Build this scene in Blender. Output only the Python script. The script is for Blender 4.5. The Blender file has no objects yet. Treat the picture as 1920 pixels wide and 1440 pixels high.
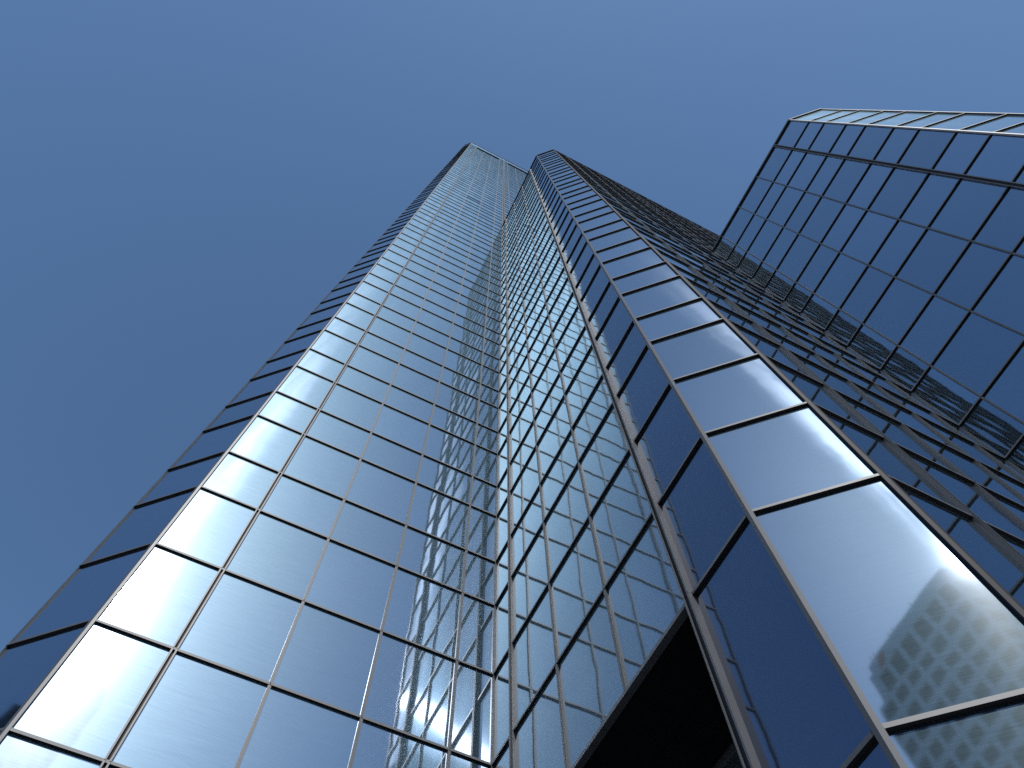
import bpy, math, random
from mathutils import Vector, Matrix
random.seed(7)
R = math.radians
sc = bpy.context.scene
col = sc.collection

# ------------------------------------------------------------------ camera
CAMZ = 1.6
F_PX = 1412.1
rgt = Vector((0.896439, -0.443067, -0.009365))
upv = Vector((-0.411896, -0.840797, 0.351287))
fwd = Vector((0.163518, 0.31105, 0.936221))
cam = bpy.data.cameras.new('camera'); camo = bpy.data.objects.new('camera', cam); col.objects.link(camo)
cam.sensor_width = 36; cam.lens = F_PX / 1920 * 36; cam.clip_start = 0.1; cam.clip_end = 4000
camo.matrix_world = Matrix(((rgt.x, upv.x, -fwd.x, 0), (rgt.y, upv.y, -fwd.y, 0), (rgt.z, upv.z, -fwd.z, CAMZ), (0, 0, 0, 1)))
sc.camera = camo

def project(p):
    d = Vector(p) - Vector((0, 0, CAMZ)); c = d.dot(fwd)
    if c < 0.3: return None
    return (960 + F_PX * d.dot(rgt) / c, 720 - F_PX * d.dot(upv) / c)

def screen_area(quad):
    pts = [project(p) for p in quad]
    if any(p is None for p in pts): return 0.0
    for ax, lim, sg in ((0, 0, 1), (0, 1920, -1), (1, 0, 1), (1, 1440, -1)):
        out = []
        for i in range(len(pts)):
            a, b = pts[i], pts[(i + 1) % len(pts)]
            ia, ib = sg * (a[ax] - lim) >= 0, sg * (b[ax] - lim) >= 0
            if ia: out.append(a)
            if ia != ib:
                t = (lim - a[ax]) / (b[ax] - a[ax]); out.append((a[0] + t * (b[0] - a[0]), a[1] + t * (b[1] - a[1])))
        pts = out
        if len(pts) < 3: return 0.0
    return abs(sum(pts[i][0] * pts[(i + 1) % len(pts)][1] - pts[(i + 1) % len(pts)][0] * pts[i][1] for i in range(len(pts)))) / 2

# ------------------------------------------------------------------ light
SUN_AZ, SUN_EL = -165.3, 46.3          # azimuth from +Y towards +X
sd = Vector((math.sin(R(SUN_AZ)) * math.cos(R(SUN_EL)), math.cos(R(SUN_AZ)) * math.cos(R(SUN_EL)), math.sin(R(SUN_EL))))
sun = bpy.data.lights.new('sun', 'SUN'); so = bpy.data.objects.new('sun', sun); col.objects.link(so)
sun.energy = 3.4; sun.angle = R(0.53); sun.color = (1.0, 0.975, 0.94)
so.location = sd * 50; so.rotation_euler = sd.to_track_quat('Z', 'Y').to_euler()
w = bpy.data.worlds.new('World'); sc.world = w; w.use_nodes = True
nt = w.node_tree; bg = nt.nodes['Background']
sky = nt.nodes.new('ShaderNodeTexSky'); sky.sky_type = 'NISHITA'; sky.sun_disc = False
sky.sun_elevation = R(SUN_EL); sky.sun_rotation = R(SUN_AZ)
sky.altitude = 0; sky.air_density = 1.0; sky.dust_density = 0.6; sky.ozone_density = 1.25
wb = nt.nodes.new('ShaderNodeMix'); wb.data_type = 'RGBA'; wb.blend_type = 'MULTIPLY'; wb.inputs[0].default_value = 1
wb.inputs[7].default_value = (0.645, 0.82, 0.915, 1)
nt.links.new(sky.outputs[0], wb.inputs[6])
# a thin veil of cirrus rising above the sun (behind the viewer, met only in the glass)
def wm(op, a, b=None, c=None):
    o = nt.nodes.new('ShaderNodeMath'); o.operation = op
    for i, v in enumerate((a, b, c)):
        if v is None: continue
        if isinstance(v, (int, float)): o.inputs[i].default_value = v
        else: nt.links.new(v, o.inputs[i])
    return o.outputs[0]
def ramp(v, a, b):
    o = nt.nodes.new('ShaderNodeMapRange'); o.interpolation_type = 'SMOOTHSTEP'
    o.inputs[1].default_value = a; o.inputs[2].default_value = b; nt.links.new(v, o.inputs[0]); return o.outputs[0]
tcw = nt.nodes.new('ShaderNodeTexCoord'); sx = nt.nodes.new('ShaderNodeSeparateXYZ'); nt.links.new(tcw.outputs['Generated'], sx.inputs[0])
CA = R(-165.6)
cu = wm('SUBTRACT', wm('MULTIPLY', sx.outputs[0], math.cos(CA)), wm('MULTIPLY', sx.outputs[1], math.sin(CA)))   # sideways from the veil's axis
cf = wm('ADD', wm('MULTIPLY', sx.outputs[0], math.sin(CA)), wm('MULTIPLY', sx.outputs[1], math.cos(CA)))        # towards the sun side
cxy = nt.nodes.new('ShaderNodeCombineXYZ'); nt.links.new(wm('MULTIPLY', cu, 34.0), cxy.inputs[0]); nt.links.new(wm('MULTIPLY', sx.outputs[2], 7.0), cxy.inputs[1])
cn = nt.nodes.new('ShaderNodeTexNoise'); cn.inputs['Scale'].default_value = 1.0; cn.inputs['Detail'].default_value = 5.0; cn.inputs['Distortion'].default_value = 0.8
nt.links.new(cxy.outputs[0], cn.inputs['Vector'])
veil = wm('MULTIPLY', wm('MULTIPLY', ramp(wm('ABSOLUTE', cu), 0.050, 0.010), ramp(cf, 0.1, 0.35)), wm('MULTIPLY', ramp(sx.outputs[2], 0.99, 0.80), ramp(sx.outputs[2], 0.55, 0.70)))
veil = wm('MULTIPLY', veil, wm('ADD', ramp(cn.outputs[0], 0.38, 0.66), 0.18))
va = nt.nodes.new('ShaderNodeMix'); va.data_type = 'RGBA'; va.blend_type = 'ADD'; va.inputs[0].default_value = 1
vc_ = nt.nodes.new('ShaderNodeVectorMath'); vc_.operation = 'SCALE'; vc_.inputs[0].default_value = (16.0, 17.2, 18.2)
nt.links.new(veil, vc_.inputs['Scale']); nt.links.new(wb.outputs[2], va.inputs[6]); nt.links.new(vc_.outputs[0], va.inputs[7])
nt.links.new(va.outputs[2], bg.inputs[0]); bg.inputs[1].default_value = 0.15
sc.view_settings.view_transform = 'Standard'; sc.view_settings.look = 'None'
sc.view_settings.exposure = 0.0; sc.view_settings.gamma = 1
cy = sc.cycles
cy.caustics_reflective = False; cy.caustics_refractive = False
cy.max_bounces = 9; cy.glossy_bounces = 8; cy.diffuse_bounces = 2
cy.sample_clamp_indirect = 5.0; cy.sample_clamp_direct = 0
cy.use_denoising = False

# ------------------------------------------------------------------ materials
class NB:
    def __init__(s, name):
        s.m = bpy.data.materials.new(name); s.m.use_nodes = True; s.t = s.m.node_tree; s.t.nodes.clear()
        s.out = s.n('ShaderNodeOutputMaterial')
    def n(s, k, **kw):
        o = s.t.nodes.new(k)
        for a, b in kw.items(): setattr(o, a, b)
        return o
    def l(s, a, b): s.t.links.new(a, b)
    def math(s, op, a, b=None, c=None, clamp=False):
        o = s.n('ShaderNodeMath', operation=op); o.use_clamp = clamp
        for i, v in enumerate((a, b, c)):
            if v is None: continue
            if isinstance(v, (int, float)): o.inputs[i].default_value = v
            else: s.l(v, o.inputs[i])
        return o.outputs[0]

def glass_material(name, tint, haze, tilt, dark, runs=1.0, core=0.9, an3=0.62):
    b = NB(name)
    uv = b.n('ShaderNodeUVMap', uv_map='UVMap'); rn = b.n('ShaderNodeUVMap', uv_map='rnd')
    su = b.n('ShaderNodeSeparateXYZ'); b.l(uv.outputs[0], su.inputs[0])
    sr = b.n('ShaderNodeSeparateXYZ'); b.l(rn.outputs[0], sr.inputs[0])
    # offset of the pattern per pane
    off = b.n('ShaderNodeVectorMath', operation='MULTIPLY_ADD'); off.inputs[1].default_value = (37.0, 53.0, 0)
    b.l(rn.outputs[0], off.inputs[0]); b.l(uv.outputs[0], off.inputs[2])
    # roller wave: short ripples across the pane, slow bow over the pane, random tilt of the unit
    mp = b.n('ShaderNodeMapping'); mp.inputs['Scale'].default_value = (0.55, 2.6, 1)
    b.l(off.outputs[0], mp.inputs[0])
    n1 = b.n('ShaderNodeTexNoise'); n1.inputs['Scale'].default_value = 1.0; n1.inputs['Detail'].default_value = 1.0
    b.l(mp.outputs[0], n1.inputs['Vector'])
    s1 = b.n('ShaderNodeSeparateColor'); b.l(n1.outputs['Color'], s1.inputs[0])
    n2 = b.n('ShaderNodeTexNoise'); n2.inputs['Scale'].default_value = 0.9; n2.inputs['Detail'].default_value = 0.5
    b.l(off.outputs[0], n2.inputs['Vector'])
    s2 = b.n('ShaderNodeSeparateColor'); b.l(n2.outputs['Color'], s2.inputs[0])
    def slope(coord, r, na, nb, bow):
        a = b.math('MULTIPLY', coord, bow)                                   # bowed pane
        t = b.math('MULTIPLY', b.math('SUBTRACT', r, 0.5), tilt)             # set a hair out of plane
        x = b.math('MULTIPLY', b.math('SUBTRACT', na, 0.5), 0.006)
        y = b.math('MULTIPLY', b.math('SUBTRACT', nb, 0.5), 0.007)
        return b.math('ADD', b.math('ADD', a, t), b.math('ADD', x, y))
    dx = slope(su.outputs[0], sr.outputs[0], s1.outputs[0], s2.outputs[0], 0.0024)
    dy = slope(su.outputs[1], sr.outputs[1], s1.outputs[1], s2.outputs[1], 0.0024)
    cc = b.n('ShaderNodeCombineColor')
    b.l(b.math('ADD', b.math('MULTIPLY', dx, 0.5), 0.5), cc.inputs[0])
    b.l(b.math('ADD', b.math('MULTIPLY', dy, 0.5), 0.5), cc.inputs[1]); cc.inputs[2].default_value = 1.0
    nm = b.n('ShaderNodeNormalMap', space='TANGENT', uv_map='UVMap'); b.l(cc.outputs[0], nm.inputs['Color'])
    # coated glass: about a third reflected face on, nearly all of it at grazing angles
    lw = b.n('ShaderNodeLayerWeight'); lw.inputs['Blend'].default_value = 0.5
    fr = b.math('POWER', lw.outputs['Facing'], 3.2)
    mx = b.n('ShaderNodeMix', data_type='RGBA'); b.l(fr, mx.inputs[0])
    var = b.math('ADD', b.math('MULTIPLY', sr.outputs[0], 0.24), 0.88)
    tc = b.n('ShaderNodeMix', data_type='RGBA', blend_type='MULTIPLY'); tc.inputs[0].default_value = 1
    tc.inputs[6].default_value = (*tint, 1)
    vc = b.n('ShaderNodeCombineColor'); [b.l(var, vc.inputs[i]) for i in range(3)]
    b.l(vc.outputs[0], tc.inputs[7]); b.l(tc.outputs[2], mx.inputs[6]); mx.inputs[7].default_value = (0.92, 0.96, 0.98, 1)
    g1 = b.n('ShaderNodeBsdfGlossy'); g1.inputs['Roughness'].default_value = 0.035
    b.l(mx.outputs[2], g1.inputs['Color']); b.l(nm.outputs[0], g1.inputs['Normal'])
    # wiped dust film, streaky along the pane; also paints in the near-sun sky glow
    ms = b.n('ShaderNodeMapping'); ms.inputs['Scale'].default_value = (1.5, 55.0, 1); ms.inputs['Rotation'].default_value = (0, 0, R(4))
    b.l(off.outputs[0], ms.inputs[0])
    n3 = b.n('ShaderNodeTexNoise'); n3.inputs['Scale'].default_value = 1.0; n3.inputs['Detail'].default_value = 4.0; n3.inputs['Roughness'].default_value = 0.65
    b.l(ms.outputs[0], n3.inputs['Vector'])
    st = b.n('ShaderNodeMapRange'); st.inputs[1].default_value = 0.3; st.inputs[2].default_value = 0.72
    st.inputs[3].default_value = haze * 0.8; st.inputs[4].default_value = haze * 1.2; b.l(n3.outputs[0], st.inputs[0])
    # painted sun streaks: long vertical runs in the haze, shown only at low angles
    geo = b.n('ShaderNodeNewGeometry'); mg = b.n('ShaderNodeMapping'); mg.inputs['Scale'].default_value = (1.7, 1.7, 0.075)
    b.l(geo.outputs['Position'], mg.inputs[0])
    n4 = b.n('ShaderNodeTexNoise'); n4.inputs['Scale'].default_value = 1.0; n4.inputs['Detail'].default_value = 3.0; n4.inputs['Distortion'].default_value = 0.7
    b.l(mg.outputs[0], n4.inputs['Vector'])
    ru = b.n('ShaderNodeMapRange'); ru.inputs[1].default_value = 0.34; ru.inputs[2].default_value = 0.66
    ru.inputs[3].default_value = 0.06; ru.inputs[4].default_value = 2.3; b.l(n4.outputs[0], ru.inputs[0])
    gz = b.math('MULTIPLY', b.math('POWER', lw.outputs['Facing'], 5.0), runs)
    wfac = b.math('MULTIPLY', st.outputs[0], b.math('ADD', b.math('MULTIPLY', gz, ru.outputs[0]), 1.0), clamp=True)
    g2 = b.n('ShaderNodeBsdfGlossy'); g2.inputs['Roughness'].default_value = 0.46; g2.inputs['Color'].default_value = (0.56, 0.85, 1.0, 1)
    g3 = b.n('ShaderNodeBsdfGlossy'); g3.inputs['Roughness'].default_value = 0.20; g3.inputs['Color'].default_value = (0.88, 0.95, 1.0, 1)
    # drawn glass scatters the sun up and down far more than sideways
    tg = b.n('ShaderNodeTangent', direction_type='UV_MAP', uv_map='UVMap')
    for g_, an in ((g2, 0.35), (g3, an3)):
        g_.inputs['Anisotropy'].default_value = an; b.l(tg.outputs[0], g_.inputs['Tangent'])
    df = b.n('ShaderNodeBsdfDiffuse'); df.inputs['Color'].default_value = (dark * 0.85, dark, dark * 1.05, 1)
    m1 = b.n('ShaderNodeMixShader'); b.l(wfac, m1.inputs[0]); b.l(g1.outputs[0], m1.inputs[1]); b.l(g2.outputs[0], m1.inputs[2])
    m2 = b.n('ShaderNodeMixShader'); m2.inputs[0].default_value = haze * core; b.l(m1.outputs[0], m2.inputs[1]); b.l(g3.outputs[0], m2.inputs[2])
    ad = b.n('ShaderNodeAddShader'); b.l(m2.outputs[0], ad.inputs[0]); b.l(df.outputs[0], ad.inputs[1])
    b.l(ad.outputs[0], b.out.inputs[0])
    return b.m

def simple(name, color, rough, metal=0.0, var=0.12, scale=3.0, spec=0.5):
    b = NB(name)
    p = b.n('ShaderNodeBsdfPrincipled')
    tx = b.n('ShaderNodeTexCoord'); n = b.n('ShaderNodeTexNoise'); n.inputs['Scale'].default_value = scale; n.inputs['Detail'].default_value = 5
    b.l(tx.outputs['Object'], n.inputs['Vector'])
    mr = b.n('ShaderNodeMapRange'); mr.inputs[3].default_value = 1 - var; mr.inputs[4].default_value = 1 + var; b.l(n.outputs[0], mr.inputs[0])
    mx = b.n('ShaderNodeVectorMath', operation='SCALE'); mx.inputs[0].default_value = color; b.l(mr.outputs[0], mx.inputs['Scale'])
    b.l(mx.outputs[0], p.inputs['Base Color'])
    p.inputs['Roughness'].default_value = rough; p.inputs['Metallic'].default_value = metal
    p.inputs['Specular IOR Level'].default_value = spec
    b.l(p.outputs[0], b.out.inputs[0])
    return b.m

TINT = (0.215, 0.262, 0.35)
M_glass = glass_material('mirror_glass', TINT, 0.016, 0.008, 0.003, 0.6, 0.13, 0.45)
M_glass_low = glass_material('mirror_glass_low_block', (0.25, 0.315, 0.395), 0.018, 0.009, 0.003, 0.6, 0.28, 0.5)
M_glass_lee = glass_material('mirror_glass_sun_streaked', (0.22, 0.27, 0.34), 0.045, 0.012, 0.006, 2.0)  # same glass, with bright sun streaks put into its haze
M_glass_dim = glass_material('mirror_glass_dark_reflection', (0.15, 0.17, 0.24), 0.012, 0.003, 0.002)  # same glass, its darker sky reflection put into the tint
M_glass_west = glass_material('mirror_glass_sun_haze', (0.24, 0.285, 0.37), 0.080, 0.010, 0.005, 0.4, 0.30, 0.35)  # same glass, the sun's glow on this face put into its haze
M_glass2 = glass_material('mirror_glass_replacement', (0.10, 0.10, 0.19), 0.02, 0.006, 0.008)
M_alu = simple('anodised_aluminium', (0.088, 0.088, 0.092), 0.5, 0.15, 0.18, 2.0)
M_post = simple('grey_anodised_post', (0.072, 0.074, 0.08), 0.45, 0.15, 0.18, 2.0)
M_alu_dark = simple('dark_and_shaded_aluminium', (0.035, 0.032, 0.035), 0.6, 0.0, 0.2, 2.0, 0.15)  # dark slots and post, plus painted shade under the transoms
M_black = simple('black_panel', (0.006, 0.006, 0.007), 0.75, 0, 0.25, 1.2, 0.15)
M_coping = simple('roof_coping', (0.05, 0.05, 0.055), 0.5, 0.3)
M_core = simple('dark_backing', (0.012, 0.013, 0.016), 0.6, 0, 0.1, 1.0, 0.2)  # even near-black backing behind the panes
M_stone = simple('pale_stone', (0.60, 0.66, 0.70), 0.8, 0, 0.12, 0.4, 0.3)
M_win = simple('office_window_glass', (0.012, 0.03, 0.06), 0.5, 0, 0.3, 0.5, 0.6)
M_red = simple('red_sign', (0.55, 0.03, 0.03), 0.5)
M_darkstone = simple('dark_granite', (0.035, 0.028, 0.03), 0.5, 0, 0.3, 0.3, 0.4)
M_pave = simple('plaza_paving', (0.27, 0.27, 0.27), 0.85, 0, 0.2, 0.8, 0.3)

# ------------------------------------------------------------------ mesh helpers
class MB:
    def __init__(s): s.v = []; s.f = []; s.mi = []; s.uv = []; s.rn = []
    def box(s, o, ax, ay, az, mi=0, under=None):
        """box from corner o spanned by the three vectors"""
        o, ax, ay, az = map(Vector, (o, ax, ay, az)); i = len(s.v)
        s.v += [o, o + ax, o + ax + ay, o + ay, o + az, o + ax + az, o + ax + ay + az, o + ay + az]
        flip = ax.cross(ay).dot(az) < 0
        for k, q in enumerate(((0, 3, 2, 1), (4, 5, 6, 7), (0, 1, 5, 4), (1, 2, 6, 5), (2, 3, 7, 6), (3, 0, 4, 7))):
            q = tuple(i + t for t in q)
            s.f.append(q[::-1] if flip else q); s.mi.append(under if (under is not None and k == 0) else mi)
    def prism(s, pts, z0, z1, mi=0):
        i = len(s.v); n = len(pts)
        s.v += [Vector((p[0], p[1], z0)) for p in pts] + [Vector((p[0], p[1], z1)) for p in pts]
        s.f.append(tuple(i + k for k in range(n))[::-1]); s.f.append(tuple(i + n + k for k in range(n))); s.mi += [mi, mi]
        for k in range(n):
            j = (k + 1) % n; s.f.append((i + k, i + j, i + n + j, i + n + k)); s.mi.append(mi)
    def build(s, name, mats, parent=None):
        me = bpy.data.meshes.new(name)
        org = Vector((0, 0, 0))
        if s.v:
            org = sum(s.v, Vector()) / len(s.v)
        me.from_pydata([tuple(v - org) for v in s.v], [], s.f)
        for m in (mats if isinstance(mats, (list, tuple)) else [mats]): me.materials.append(m)
        me.polygons.foreach_set('material_index', s.mi)
        if s.uv:
            u = me.uv_layers.new(name='UVMap'); r = me.uv_layers.new(name='rnd')
            u.data.foreach_set('uv', [c for t in s.uv for c in t]); r.data.foreach_set('uv', [c for t in s.rn for c in t])
        me.update()
        o = bpy.data.objects.new(name, me); col.objects.link(o)
        o.location = org
        if parent:
            o.location = org - Vector(parent.location); o.parent = parent
        return o

def empty(name, loc, label, cat, group=None):
    o = bpy.data.objects.new(name, None); col.objects.link(o); o.location = loc; o.empty_display_size = 1
    o['label'] = label; o['category'] = cat
    if group: o['group'] = group
    return o

# ------------------------------------------------------------------ storey levels (metres)
H = 2.1; q = 0.7828
Z0 = CAMZ + 3.4797 * H
def zl(n):
    if n < 0: return Z0 - 1.4679 * H * -n if n > -3 else 0.02
    if n <= 3: return Z0 + n * H
    m = n - 3
    return Z0 + H * (3 + (m // 2) * (1 + q) + (q if m % 2 else 0))
s0, bay, e = 0.5936 * H, 0.7328 * H, 0.3789 * H

# A curtain wall on the vertical plane through P (xy) running along unit d, outward normal n
PT = 0.028            # thickness of a pane
def pane_mesh(mb, P, d, n, a0, a1, z0, z1, mi=0):
    """a bedded glass unit: front at the wall plane, 28 mm thick"""
    A = Vector((P[0] + d[0] * a0, P[1] + d[1] * a0, z0)); B = Vector((P[0] + d[0] * a1, P[1] + d[1] * a1, z0))
    nn = Vector((n[0], n[1], 0)); up = Vector((0, 0, z1 - z0))
    F = [A, B, B + up, A + up]; Bk = [p - nn * PT for p in F]
    i = len(mb.v); mb.v += F + Bk
    if (B - A).cross(up).dot(nn) > 0: fr = (0, 1, 2, 3)
    else: fr = (1, 0, 3, 2)
    wdt, hgt = (B - A).length, z1 - z0
    c = {0: (-wdt / 2, -hgt / 2), 1: (wdt / 2, -hgt / 2), 2: (wdt / 2, hgt / 2), 3: (-wdt / 2, hgt / 2)}
    if fr[0] == 1: c = {1: (-wdt / 2, -hgt / 2), 0: (wdt / 2, -hgt / 2), 3: (wdt / 2, hgt / 2), 2: (-wdt / 2, hgt / 2)}
    r = (random.random(), random.random())
    faces = [fr, tuple(k + 4 for k in fr[::-1])]
    for k in range(4):
        a, b = fr[k], fr[(k + 1) % 4]; faces.append((b, a, a + 4, b + 4))
    for fc in faces:
        mb.f.append(tuple(i + k for k in fc)); mb.mi.append(mi)
        for k in fc: mb.uv.append(c[k % 4]); mb.rn.append(r)

def quad_of(P, d, a0, a1, z0, z1):
    g = lambda a, z: (P[0] + d[0] * a, P[1] + d[1] * a, z)
    return [g(a0, z0), g(a1, z0), g(a1, z1), g(a0, z1)]

class Wall:
    def __init__(s, P, d, n, cols, levels, skip=None, mw=None, glass=None, tproj=0.042, th=0.046):
        s.P, s.d, s.n, s.cols, s.levels, s.skip = P, d, n, cols, levels, skip or (lambda i, z: False)
        s.mw = mw or {}; s.glass = glass or (lambda i: M_glass); s.tproj = tproj; s.th = th

def vec(a, b): return Vector((a[0], a[1], b))

def make_tower(root, walls, other=None):
    panes = []; trans = []
    for W in walls:
        for i in range(len(W.cols) - 1):
            for k in range(len(W.levels) - 1):
                z0, z1 = W.levels[k], W.levels[k + 1]
                if W.skip(i, (z0 + z1) / 2): continue
                gp = 0.012
                mb_args = (W.P, W.d, W.n, W.cols[i] + gp, W.cols[i + 1] - gp, z0 + gp, z1 - gp)
                panes.append((screen_area(quad_of(W.P, W.d, W.cols[i], W.cols[i + 1], z0, z1)), mb_args, special(W, i, z0, z1), W.glass(i)))
        # transoms: one bar per level, broken where the wall is
        for k, z in enumerate(W.levels):
            runs = []; cur = None
            for i in range(len(W.cols) - 1):
                ab = (k < len(W.levels) - 1 and not W.skip(i, (z + W.levels[k + 1]) / 2)) or (k > 0 and not W.skip(i, (z + W.levels[k - 1]) / 2))
                if ab:
                    if cur is None: cur = [W.cols[i], W.cols[i + 1]]
                    else: cur[1] = W.cols[i + 1]
                elif cur: runs.append(cur); cur = None
            if cur: runs.append(cur)
            for a0, a1 in runs:
                ar = screen_area(quad_of(W.P, W.d, a0, a1, z - 0.04, z + 0.04))
                trans.append((ar, W, a0, a1, z))
    panes.sort(key=lambda t: -t[0]); rest = MB(); nrest = 0; rmats = []
    for j, (ar, a, sp, gm) in enumerate(panes):
        if j < 100 and ar > 0 or sp:
            mb = MB(); pane_mesh(mb, *a); o = mb.build('window_pane', M_glass2 if sp else gm, root)
            if sp: o['label'] = 'darker violet replacement pane high on the facade'
        else:
            if gm not in rmats: rmats.append(gm)
            pane_mesh(rest, *a, rmats.index(gm)); nrest += 1
    if nrest:
        o = rest.build('window_panes', rmats, root); o['kind'] = 'stuff'
    trans.sort(key=lambda t: -t[0]); rest = MB(); nrest = 0
    def tr(mb, W, a0, a1, z):
        nn = Vector((W.n[0], W.n[1], 0)); dd = Vector((W.d[0], W.d[1], 0))
        o = Vector((W.P[0], W.P[1], z - W.th / 2)) + dd * (a0 + 0.005) - nn * 0.05
        mb.box(o, dd * (a1 - a0 - 0.01), nn * (0.05 + W.tproj), Vector((0, 0, W.th)), 0, under=1)  # underside takes the darker metal: shade put into its colour
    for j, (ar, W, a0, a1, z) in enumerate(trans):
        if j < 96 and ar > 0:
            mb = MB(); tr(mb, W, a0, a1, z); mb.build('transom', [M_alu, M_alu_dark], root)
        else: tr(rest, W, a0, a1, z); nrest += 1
    if nrest:
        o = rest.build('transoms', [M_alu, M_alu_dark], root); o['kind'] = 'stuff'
    # mullions
    for W in walls:
        nn = Vector((W.n[0], W.n[1], 0)); dd = Vector((W.d[0], W.d[1], 0))
        for i, a in enumerate(W.cols):
            kind = W.mw.get(i, 'std')
            if kind is None: continue
            segs = []
            zs = W.levels; cur = None
            for k in range(len(zs) - 1):
                zc = (zs[k] + zs[k + 1]) / 2
                on = (i < len(W.cols) - 1 and not W.skip(i, zc)) or (i > 0 and not W.skip(i - 1, zc))
                if on:
                    if cur is None: cur = [zs[k], zs[k + 1]]
                    else: cur[1] = zs[k + 1]
                elif cur: segs.append(cur); cur = None
            if cur: segs.append(cur)
            for z0, z1 in segs:
                mb = MB(); mats = [M_alu if kind in ('rail', 'wide') else M_post, M_alu_dark]
                base = Vector((W.P[0], W.P[1], z0 + 0.004)) + dd * a; up = Vector((0, 0, z1 - z0 - 0.008))
                joints = [z0] + ([z for z in zs if z0 < z < z1] if kind in ('rail', 'flat_rail', 'wide', 'groove') else []) + [z1]
                def bar(x0, x1, y0, y1, mi=0):
                    for ja, jb in zip(joints, joints[1:]):      # lengths of extrusion with an open joint at each storey line
                        b0 = Vector((base.x, base.y, ja + 0.004))
                        mb.box(b0 + dd * x0 + nn * y0, dd * (x1 - x0), nn * (y1 - y0), Vector((0, 0, jb - ja - 0.009)), mi)
                name = 'mullion'
                if kind == 'std':
                    bar(-0.027, 0.027, -0.05, 0.036)
                    bar(-0.006, 0.006, 0.036, 0.042, 0)
                elif kind == 'groove':                       # twin fins with a dark slot between
                    bar(-0.046, -0.020, -0.05, 0.055); bar(0.020, 0.046, -0.05, 0.055); bar(-0.020, 0.020, -0.05, 0.004, 1); name = 'guide_rail_mullion'
                elif kind == 'rail':                         # wide projecting guide rail
                    bar(-0.055, 0.055, -0.05, 0.070)
                    bar(-0.055, -0.040, 0.070, 0.100); bar(0.030, 0.055, 0.070, 0.100); bar(-0.040, 0.030, 0.070, 0.073, 1); name = 'guide_rail_mullion'
                elif kind == 'flat_rail':
                    bar(-0.050, 0.050, -0.05, 0.038); bar(-0.050, -0.038, 0.038, 0.056); bar(0.030, 0.050, 0.038, 0.056); name = 'guide_rail_mullion'
                elif kind == 'wide':
                    bar(-0.050, 0.050, -0.05, 0.055); bar(-0.050, -0.038, 0.055, 0.068); bar(0.016, 0.024, 0.055, 0.060, 1); name = 'wide_mullion'
                elif kind == 'joint':
                    bar(-0.045, 0.0, -0.05, 0.05); bar(0.0, 0.20, -0.05, 0.012, 1); bar(0.20, 0.235, -0.05, 0.045); name = 'movement_joint'
                elif kind == 'half0': bar(0.0, 0.022, -0.05, 0.03)
                elif kind == 'half1': bar(-0.045, 0.0, -0.05, 0.05)
                mb.build(name, mats, root)

DARKPANE = None
def special(W, i, z0, z1):
    return DARKPANE is not None and W is DARKPANE[0] and i == DARKPANE[1] and z0 <= DARKPANE[2] < z1

def corner_post(root, P, n1, n2, z0, z1, size=0.030, name='corner_post', mat=None):
    a = Vector((*n1, 0)); b = Vector((*n2, 0)); m = (a + b).normalized()
    t = Vector((-m.y, m.x, 0))
    mb = MB(); c = Vector((P[0], P[1], z0))
    k = size
    # faceted post that caps both walls
    pts = [c + a * 0.036 + (-t if t.dot(a - b) < 0 else t) * k, c + m * 0.048, c + b * 0.036 + (t if t.dot(a - b) < 0 else -t) * k, c - m * 0.06]
    if (pts[1] - pts[0]).cross(pts[2] - pts[1]).z < 0: pts = pts[::-1]
    mb.prism([(p.x, p.y) for p in pts], z0, z1)
    mb.build(name, mat or M_post, root)

XA = Vector((1, 0, 0)); r2 = math.sqrt(0.5)
c3 = (math.cos(-math.pi / 4 + 0.0061), math.sin(-math.pi / 4 + 0.0061)); n3 = (c3[1], -c3[0])
E_ = (-2.3162, 9.3066); I_ = (4.3431, 9.3066); C_ = (4.3431, 2.6473)
cham = 0.6983 * H
R_ = (C_[0] + c3[0] * cham, C_[1] + c3[1] * cham)
F0_ = (E_[0] - c3[0] * cham, E_[1] - c3[1] * cham)
span = s0 + 3 * bay + e
J_ = (R_[0] + span, R_[1]); CP_ = (J_[0], J_[1] - span); D_ = (CP_[0] + c3[0] * cham, CP_[1] + c3[1] * cham)
bays = [0, s0, s0 + bay, s0 + 2 * bay, s0 + 3 * bay, span]

# ------------------------------------------------------------------ tower A : the tall one on the left
LV_A = [zl(n) for n in range(-3, 74)] ; TOP_A = Z0 + 67.75 * H
LV_A += [TOP_A]
TOP_B = Z0 + 28.04 * H; LV_B = [zl(n) for n in range(-3, 31)] + [TOP_B]
TOP_C = Z0 + 13.80 * H; LV_C = [zl(n) for n in range(-3, 16)]; LV_C[-1] = TOP_C

A = empty('glass_tower', (0, 16, 0), 'tallest mirror glass tower, furthest left, with the low sun reflected in its corner', 'skyscraper')
LA = 2 * span
colsA = bays + [span + e, span + e + bay, span + e + 2 * bay, span + e + 3 * bay, LA]
zslot0, zslot1 = zl(71), zl(73)
def skipA(i, z):
    if i >= 5 and z < zl(30): return True
    if zslot0 < z < zslot1 and (1 <= i <= 3 or 6 <= i <= 8): return True
    return False
WA1 = Wall(E_, (1, 0), (0, -1), colsA, LV_A, skipA, {0: None, 1: 'groove', 5: 'joint', 9: 'groove'}, lambda i: M_glass_west)
WA0 = Wall(F0_, c3, n3, [0, cham], LV_A, None, {0: 'half0', 1: None})
DARKPANE = (WA1, 2, None)
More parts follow.
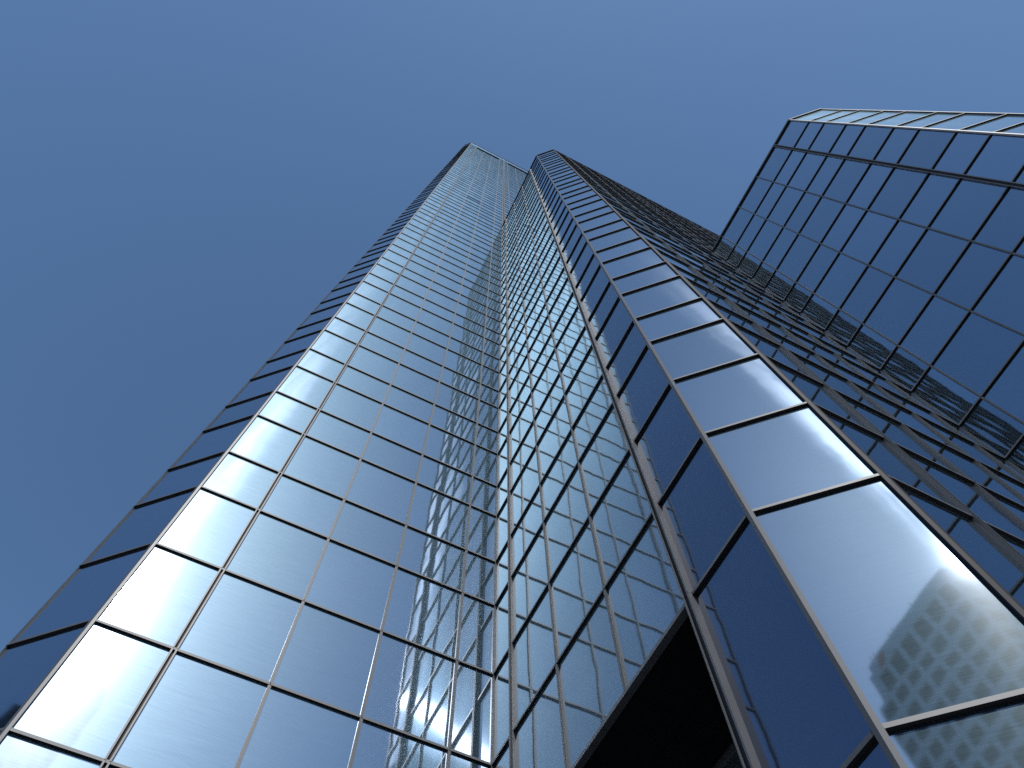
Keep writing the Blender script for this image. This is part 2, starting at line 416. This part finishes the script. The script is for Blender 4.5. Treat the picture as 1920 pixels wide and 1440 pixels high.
# the odd pane seen at pixel (914, 373)
best = None
for k in range(len(LV_A) - 1):
    zc = (LV_A[k] + LV_A[k + 1]) / 2
    p = project((E_[0] + (colsA[2] + colsA[3]) / 2, E_[1], zc))
    if p:
        d_ = abs(p[1] - 373.7)
        if best is None or d_ < best[0]: best = (d_, k)
DARKPANE = (WA1, 2, LV_A[best[1]] + 0.01)
make_tower(A, [WA0, WA1])
corner_post(A, E_, n3, (0, -1), 0.02, TOP_A)
# plant-room louvres behind the roof slots
for i0, i1 in ((1, 4), (6, 9)):
    mb = MB(); a0, a1 = colsA[i0], colsA[i1]
    mb.box((E_[0] + a0, E_[1] + 0.35, zslot0), (a1 - a0, 0, 0), (0, 0.1, 0), (0, 0, zslot1 - zslot0))
    for k in range(12):
        z = zslot0 + 0.1 + k * (zslot1 - zslot0 - 0.2) / 12
        mb.box((E_[0] + a0 + 0.05, E_[1] + 0.08, z), (a1 - a0 - 0.1, 0, 0), (0, 0.26, 0), (0, 0, 0.03))
    mb.build('roof_louvre', M_black, A)
def inset(pts, dist):
    out = []; n = len(pts)
    for i in range(n):
        p0, p1, p2 = Vector(pts[i - 1]), Vector(pts[i]), Vector(pts[(i + 1) % n])
        d1, d2 = (p1 - p0).normalized(), (p2 - p1).normalized()
        m1, m2 = Vector((-d1.y, d1.x)), Vector((-d2.y, d2.x)); m = m1 + m2
        out.append(tuple(p1 + m * (dist / (1 + m1.dot(m2)))))
    return out
XE = E_[0] + LA
fpA = [F0_, E_, (XE, E_[1]), (XE + 1.04, E_[1] + 1.03), (XE + 1.04, 34), (F0_[0], 34)]
inA = inset(fpA, 0.46); inA2 = inset(fpA, 0.08)
mb = MB(); mb.prism(inA, 0.02, TOP_A - 0.2); mb.build('inner_wall', M_core, A)
mb = MB(); mb.prism(inA2, 0.02, zslot0 - 0.01); mb.build('backing_wall', M_core, A)
mb = MB(); mb.prism(inA2, zslot1 + 0.01, TOP_A - 0.02); mb.build('parapet', M_core, A)
mb = MB(); mb.prism(inset(fpA, -0.07), TOP_A, TOP_A + 0.16); mb.build('roof_coping', M_coping, A)

# ------------------------------------------------------------------ tower B : the middle one
B = empty('glass_tower', (20, 5, 0), 'middle mirror glass tower with a bright chamfered corner above a black soffit', 'skyscraper')
colsB2 = [span - b_ for b_ in bays[::-1]]     # from the inner corner outwards: 0,e,e+bay,...
def skipB2(i, z): return i <= 3 and z < Z0
WB2 = Wall(I_, (0, -1), (-1, 0), colsB2, LV_B, skipB2, {0: 'half0', 1: 'wide', 4: 'rail', 5: None}, lambda i: M_glass_lee if i < 4 else M_glass_dim)
WB3 = Wall(C_, c3, n3, [0, cham], LV_B, None, {0: None, 1: None})
colsB4 = bays + [span + e, span + e + bay, span + e + 2 * bay, span + e + 3 * bay, 2 * span]
x = colsB4[-1]; colsB4 += [x + s0, x + s0 + bay, x + s0 + 2 * bay, x + s0 + 3 * bay, x + span]
def skipB4(i, z): return i >= 5 and z < TOP_C - 2.2
WB4 = Wall(R_, (1, 0), (0, -1), colsB4, LV_B, skipB4, {0: None, 1: 'flat_rail', 5: 'std', 9: 'flat_rail', 11: 'flat_rail'})
DP = DARKPANE
make_tower(B, [WB2, WB3, WB4])
corner_post(B, C_, (-1, 0), n3, 0.02, TOP_B)
corner_post(B, R_, n3, (0, -1), 0.02, TOP_B, mat=M_alu_dark)
LEN4 = colsB4[-1]
fpB = [I_, C_, R_, (R_[0] + LEN4, R_[1]), (R_[0] + LEN4, 16.0), (XE + 1.3, 16.0), (XE + 1.3, 9.25), (I_[0], 9.25)]
fpB = [(I_[0], 9.22), C_, R_, (R_[0] + LEN4, R_[1]), (R_[0] + LEN4, 9.22)]
inB = inset(fpB, 0.08)
yg4 = I_[1] - colsB2[4]
mb = MB(); mb.prism(inB, Z0 + 0.12, TOP_B - 0.02); mb.build('backing_wall', M_core, B)
XS = 5.95
low = [(I_[0] + 0.08, yg4 - 0.02), (C_[0] + 0.08, C_[1] + 0.03), (R_[0] + 0.03, R_[1] + 0.08), (R_[0] + LEN4, R_[1] + 0.08), (R_[0] + LEN4, 9.2), (XS + 0.5, 9.2), (XS + 0.5, yg4 - 0.02)]
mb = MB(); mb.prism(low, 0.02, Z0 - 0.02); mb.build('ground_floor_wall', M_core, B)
# soffit over the recessed entrance, in panels with thin joints
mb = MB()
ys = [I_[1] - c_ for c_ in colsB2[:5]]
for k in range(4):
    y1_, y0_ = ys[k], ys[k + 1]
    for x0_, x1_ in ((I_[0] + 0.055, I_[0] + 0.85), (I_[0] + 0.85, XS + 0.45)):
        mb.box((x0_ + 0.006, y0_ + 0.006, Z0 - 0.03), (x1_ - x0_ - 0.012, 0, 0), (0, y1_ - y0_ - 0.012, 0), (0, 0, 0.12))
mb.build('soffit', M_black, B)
mb = MB(); mb.box((I_[0] - 0.058, yg4 + 0.08, Z0 - 0.062), (0.10, 0, 0), (0, I_[1] - yg4 - 0.09, 0), (0, 0, 0.030)); mb.build('soffit_edge_trim', M_alu, B)
# recessed entrance glazing under the soffit
ent = empty('entrance_screen', (0, 0, 0), '', ''); del ent['label']; del ent['category']; ent.parent = B; ent.location = Vector((XS, yg4, 0)) - Vector(B.location)
entl = Vector((XS, yg4, 0))
def build_under(mb, name, mats, par, wl):
    o = mb.build(name, mats); o.parent = par; o.location = Vector(o.location) - wl; return o
M_ent = glass_material('entrance_glass', (0.22, 0.26, 0.32), 0.10, 0.004, 0.012)
yy = [yg4 + 0.02 + k * bay for k in range(4)] + [9.2]
zz = [0.05, 2.6, 4.7, 6.6, Z0 - 0.04]
for a_ in range(4):
    for c_ in range(4):
        mb = MB(); pane_mesh(mb, (XS, yy[a_]), (0, 1), (-1, 0), 0.03, yy[a_ + 1] - yy[a_] - 0.03, zz[c_] + 0.02, zz[c_ + 1] - 0.02)
        build_under(mb, 'entrance_pane', M_ent, ent, entl)
for y_ in yy[:-1] + [9.18]:
    mb = MB(); mb.box((XS - 0.06, y_ - 0.03, 0.03), (0.10, 0, 0), (0, 0.06, 0), (0, 0, Z0 - 0.07)); build_under(mb, 'mullion', M_alu, ent, entl)
for z_ in zz[1:]:
    mb = MB(); mb.box((XS - 0.045, yy[0], z_ - 0.035), (0.08, 0, 0), (0, 9.15 - yy[0], 0), (0, 0, 0.06)); build_under(mb, 'transom', M_alu, ent, entl)
mb = MB(); mb.prism(inset(fpB, -0.07), TOP_B, TOP_B + 0.16); mb.build('roof_coping', M_coping, B)

# ------------------------------------------------------------------ tower C : the low block on the right
Cc = empty('glass_tower', (22, -2, 0), 'lowest glass block at the right with a broad grid of deep blue panes', 'office block')
WC5 = Wall(J_, (0, -1), (-1, 0), colsB2, LV_C, None, {0: 'half0', 1: 'std', 4: 'rail', 5: None}, lambda i: M_glass_low)
WC6 = Wall(CP_, c3, n3, [0, cham], LV_C, None, {0: None, 1: 'half1'}, lambda i: M_glass_low)
make_tower(Cc, [WC5, WC6])
corner_post(Cc, CP_, (-1, 0), n3, 0.02, TOP_C)
fpC = [(J_[0], R_[1] - 0.06), CP_, D_, (38, D_[1]), (38, R_[1] - 0.06)]
mb = MB(); mb.prism(inset(fpC, 0.08), 0.02, TOP_C - 0.02); mb.build('backing_wall', M_core, Cc)
mb = MB(); mb.prism(inset(fpC, -0.07), TOP_C, TOP_C + 0.13); mb.build('roof_coping', M_coping, Cc)

# ------------------------------------------------------------------ the pale office tower behind the viewer (seen in the glass)
def pol(az, r): return Vector((math.sin(R(az)) * r, math.cos(R(az)) * r, 0))
Wt = empty('office_tower', (-50, -145, 0), 'pale stone office tower with a red emblem, mirrored in the chamfer glass', 'skyscraper')
P1, P2, P3 = pol(-152.0, 150), pol(-163.6, 134.3), pol(-169.4, 154.5)
HT = 147 + CAMZ
def windowed(root, PA, PB, z0, z1, nb, nf, sill=0.28, tall=()):
    """stone frame (piers and spandrels standing proud) over dark glazing, wall from PA to PB (outward on the right hand side)"""
    d = (PB - PA).normalized(); L = (PB - PA).length; n = Vector((d.y, -d.x, 0))
    if n.dot(-PA) < 0: n = -n
    gl = MB(); gl.box(PA + Vector((0, 0, z0)) - n * 1.0, d * L, n * 0.6, Vector((0, 0, z1 - z0))); gl.build('window_band', M_win, root)
    fr = MB(); bw = L / nb; fh = (z1 - z0) / nf
    for k in range(nb + 1):
        x0 = max(0, k * bw - bw * 0.13); x1 = min(L, k * bw + bw * 0.13)
        fr.box(PA + d * x0 - n * 0.4 + Vector((0, 0, z0)), d * (x1 - x0), n * 0.42, Vector((0, 0, z1 - z0)))
    for k in range(nf + 1):
        if k in tall: continue
        zz0 = max(z0, z0 + k * fh - fh * 0.19); zz1 = min(z1, z0 + k * fh + fh * 0.19)
        for j in range(nb):
            fr.box(PA + d * (j * bw + bw * 0.13) - n * 0.4 + Vector((0, 0, zz0)), d * (bw * 0.74), n * 0.36, Vector((0, 0, zz1 - zz0)))
    fr.build('stone_frame', M_stone, root)
    return n, d, bw, fh
ZC = 138.0
P1b = P1 + (P1 - P2).normalized() * 4.0
P4b = P1b + (P3 - P2); P4 = P1 + (P3 - P2)
mb = MB(); ft = [P1b, P2, P3, P4b]
ctr = sum(ft, Vector()) / 4
sh = lambda p, k: (ctr + (p - ctr) * k)
mb.prism([tuple(sh(p, 0.93))[:2] for p in ft][::-1], 0, HT - 1); mb.build('core_wall', M_stone, Wt)
n_, d_, bw_, fh_ = windowed(Wt, P1b, P2, 0.0, ZC, 7, 26)
windowed(Wt, P2, P3, 0.0, ZC, 5, 26)
n_, d_, bw_, fh_ = windowed(Wt, P1, P2, ZC + 0.01, HT - 3.6, 6, 2, tall=(1,))
windowed(Wt, P2, P3, ZC + 0.01, HT - 3.6, 5, 2, tall=(1,))
mb = MB(); mb.prism([tuple(p)[:2] for p in (P1, P2, P3, P4)][::-1], HT - 3.59, HT); mb.build('roof_parapet', M_stone, Wt)
# red emblem: two slanted bars on the parapet near the corner
for s_ in (0, 1):
    mb = MB(); o = P1 + d_ * (3.0 + 0.7 * s_) + n_ * 0.02 + Vector((0, 0, HT - 3.3 + 1.3 * s_))
    mb.box(o, d_ * 2.6, n_ * 0.25, Vector((0, 0, 0.9)) + d_ * 0.5); mb.build('emblem', M_red, Wt)
for k, t_ in enumerate((0.06, 0.1, 0.32, 0.37, 0.62)):
    mb = MB(); o = P1 + (P2 - P1) * t_ - n_ * 1 + Vector((0, 0, HT)); mb.box(o, d_ * 0.12, n_ * 0.12, Vector((0, 0, 2.2)) - d_ * 0.3); mb.build('aerial', M_coping, Wt)

# ------------------------------------------------------------------ the dark tower off to the left (seen in the lowest left pane)
Dt = empty('office_tower', (-95, 10, 0), 'dark granite office tower, mirrored only in the lowest left chamfer pane', 'skyscraper')
Q1, Q2, Q3 = pol(-71.2, 104), pol(-84, 96), pol(-80, 130)
Q4 = Q1 + (Q3 - Q2)
ctr = (Q1 + Q2 + Q3 + Q4) / 4
HD = 88.0
mb = MB(); pl = [tuple(ctr + (p - ctr) * 0.985)[:2] for p in (Q1, Q2, Q3, Q4)]
ar_ = sum(pl[i][0] * pl[(i + 1) % 4][1] - pl[(i + 1) % 4][0] * pl[i][1] for i in range(4))
mb.prism(pl if ar_ > 0 else pl[::-1], 0, HD); mb.build('granite_wall', M_darkstone, Dt)
dq = (Q2 - Q1).normalized(); nq = Vector((dq.y, -dq.x, 0)); nq = nq if nq.dot(-Q1) > 0 else -nq
for f_ in range(22):
    mb = MB(); mb.box(Q1 + Vector((0, 0, 2 + f_ * 3.85)) - nq * 0.3, dq * (Q2 - Q1).length, nq * 0.5, Vector((0, 0, 1.7))); mb.build('window_band', M_win, Dt)

# ------------------------------------------------------------------ ground
mb = MB(); S_ = 1500
mb.v = [Vector((-S_, -S_, 0)), Vector((S_, -S_, 0)), Vector((S_, S_, 0)), Vector((-S_, S_, 0))]; mb.f = [(0, 1, 2, 3)]; mb.mi = [0]
g = mb.build('plaza', M_pave); g['kind'] = 'structure'; g['label'] = 'paved plaza around the towers'
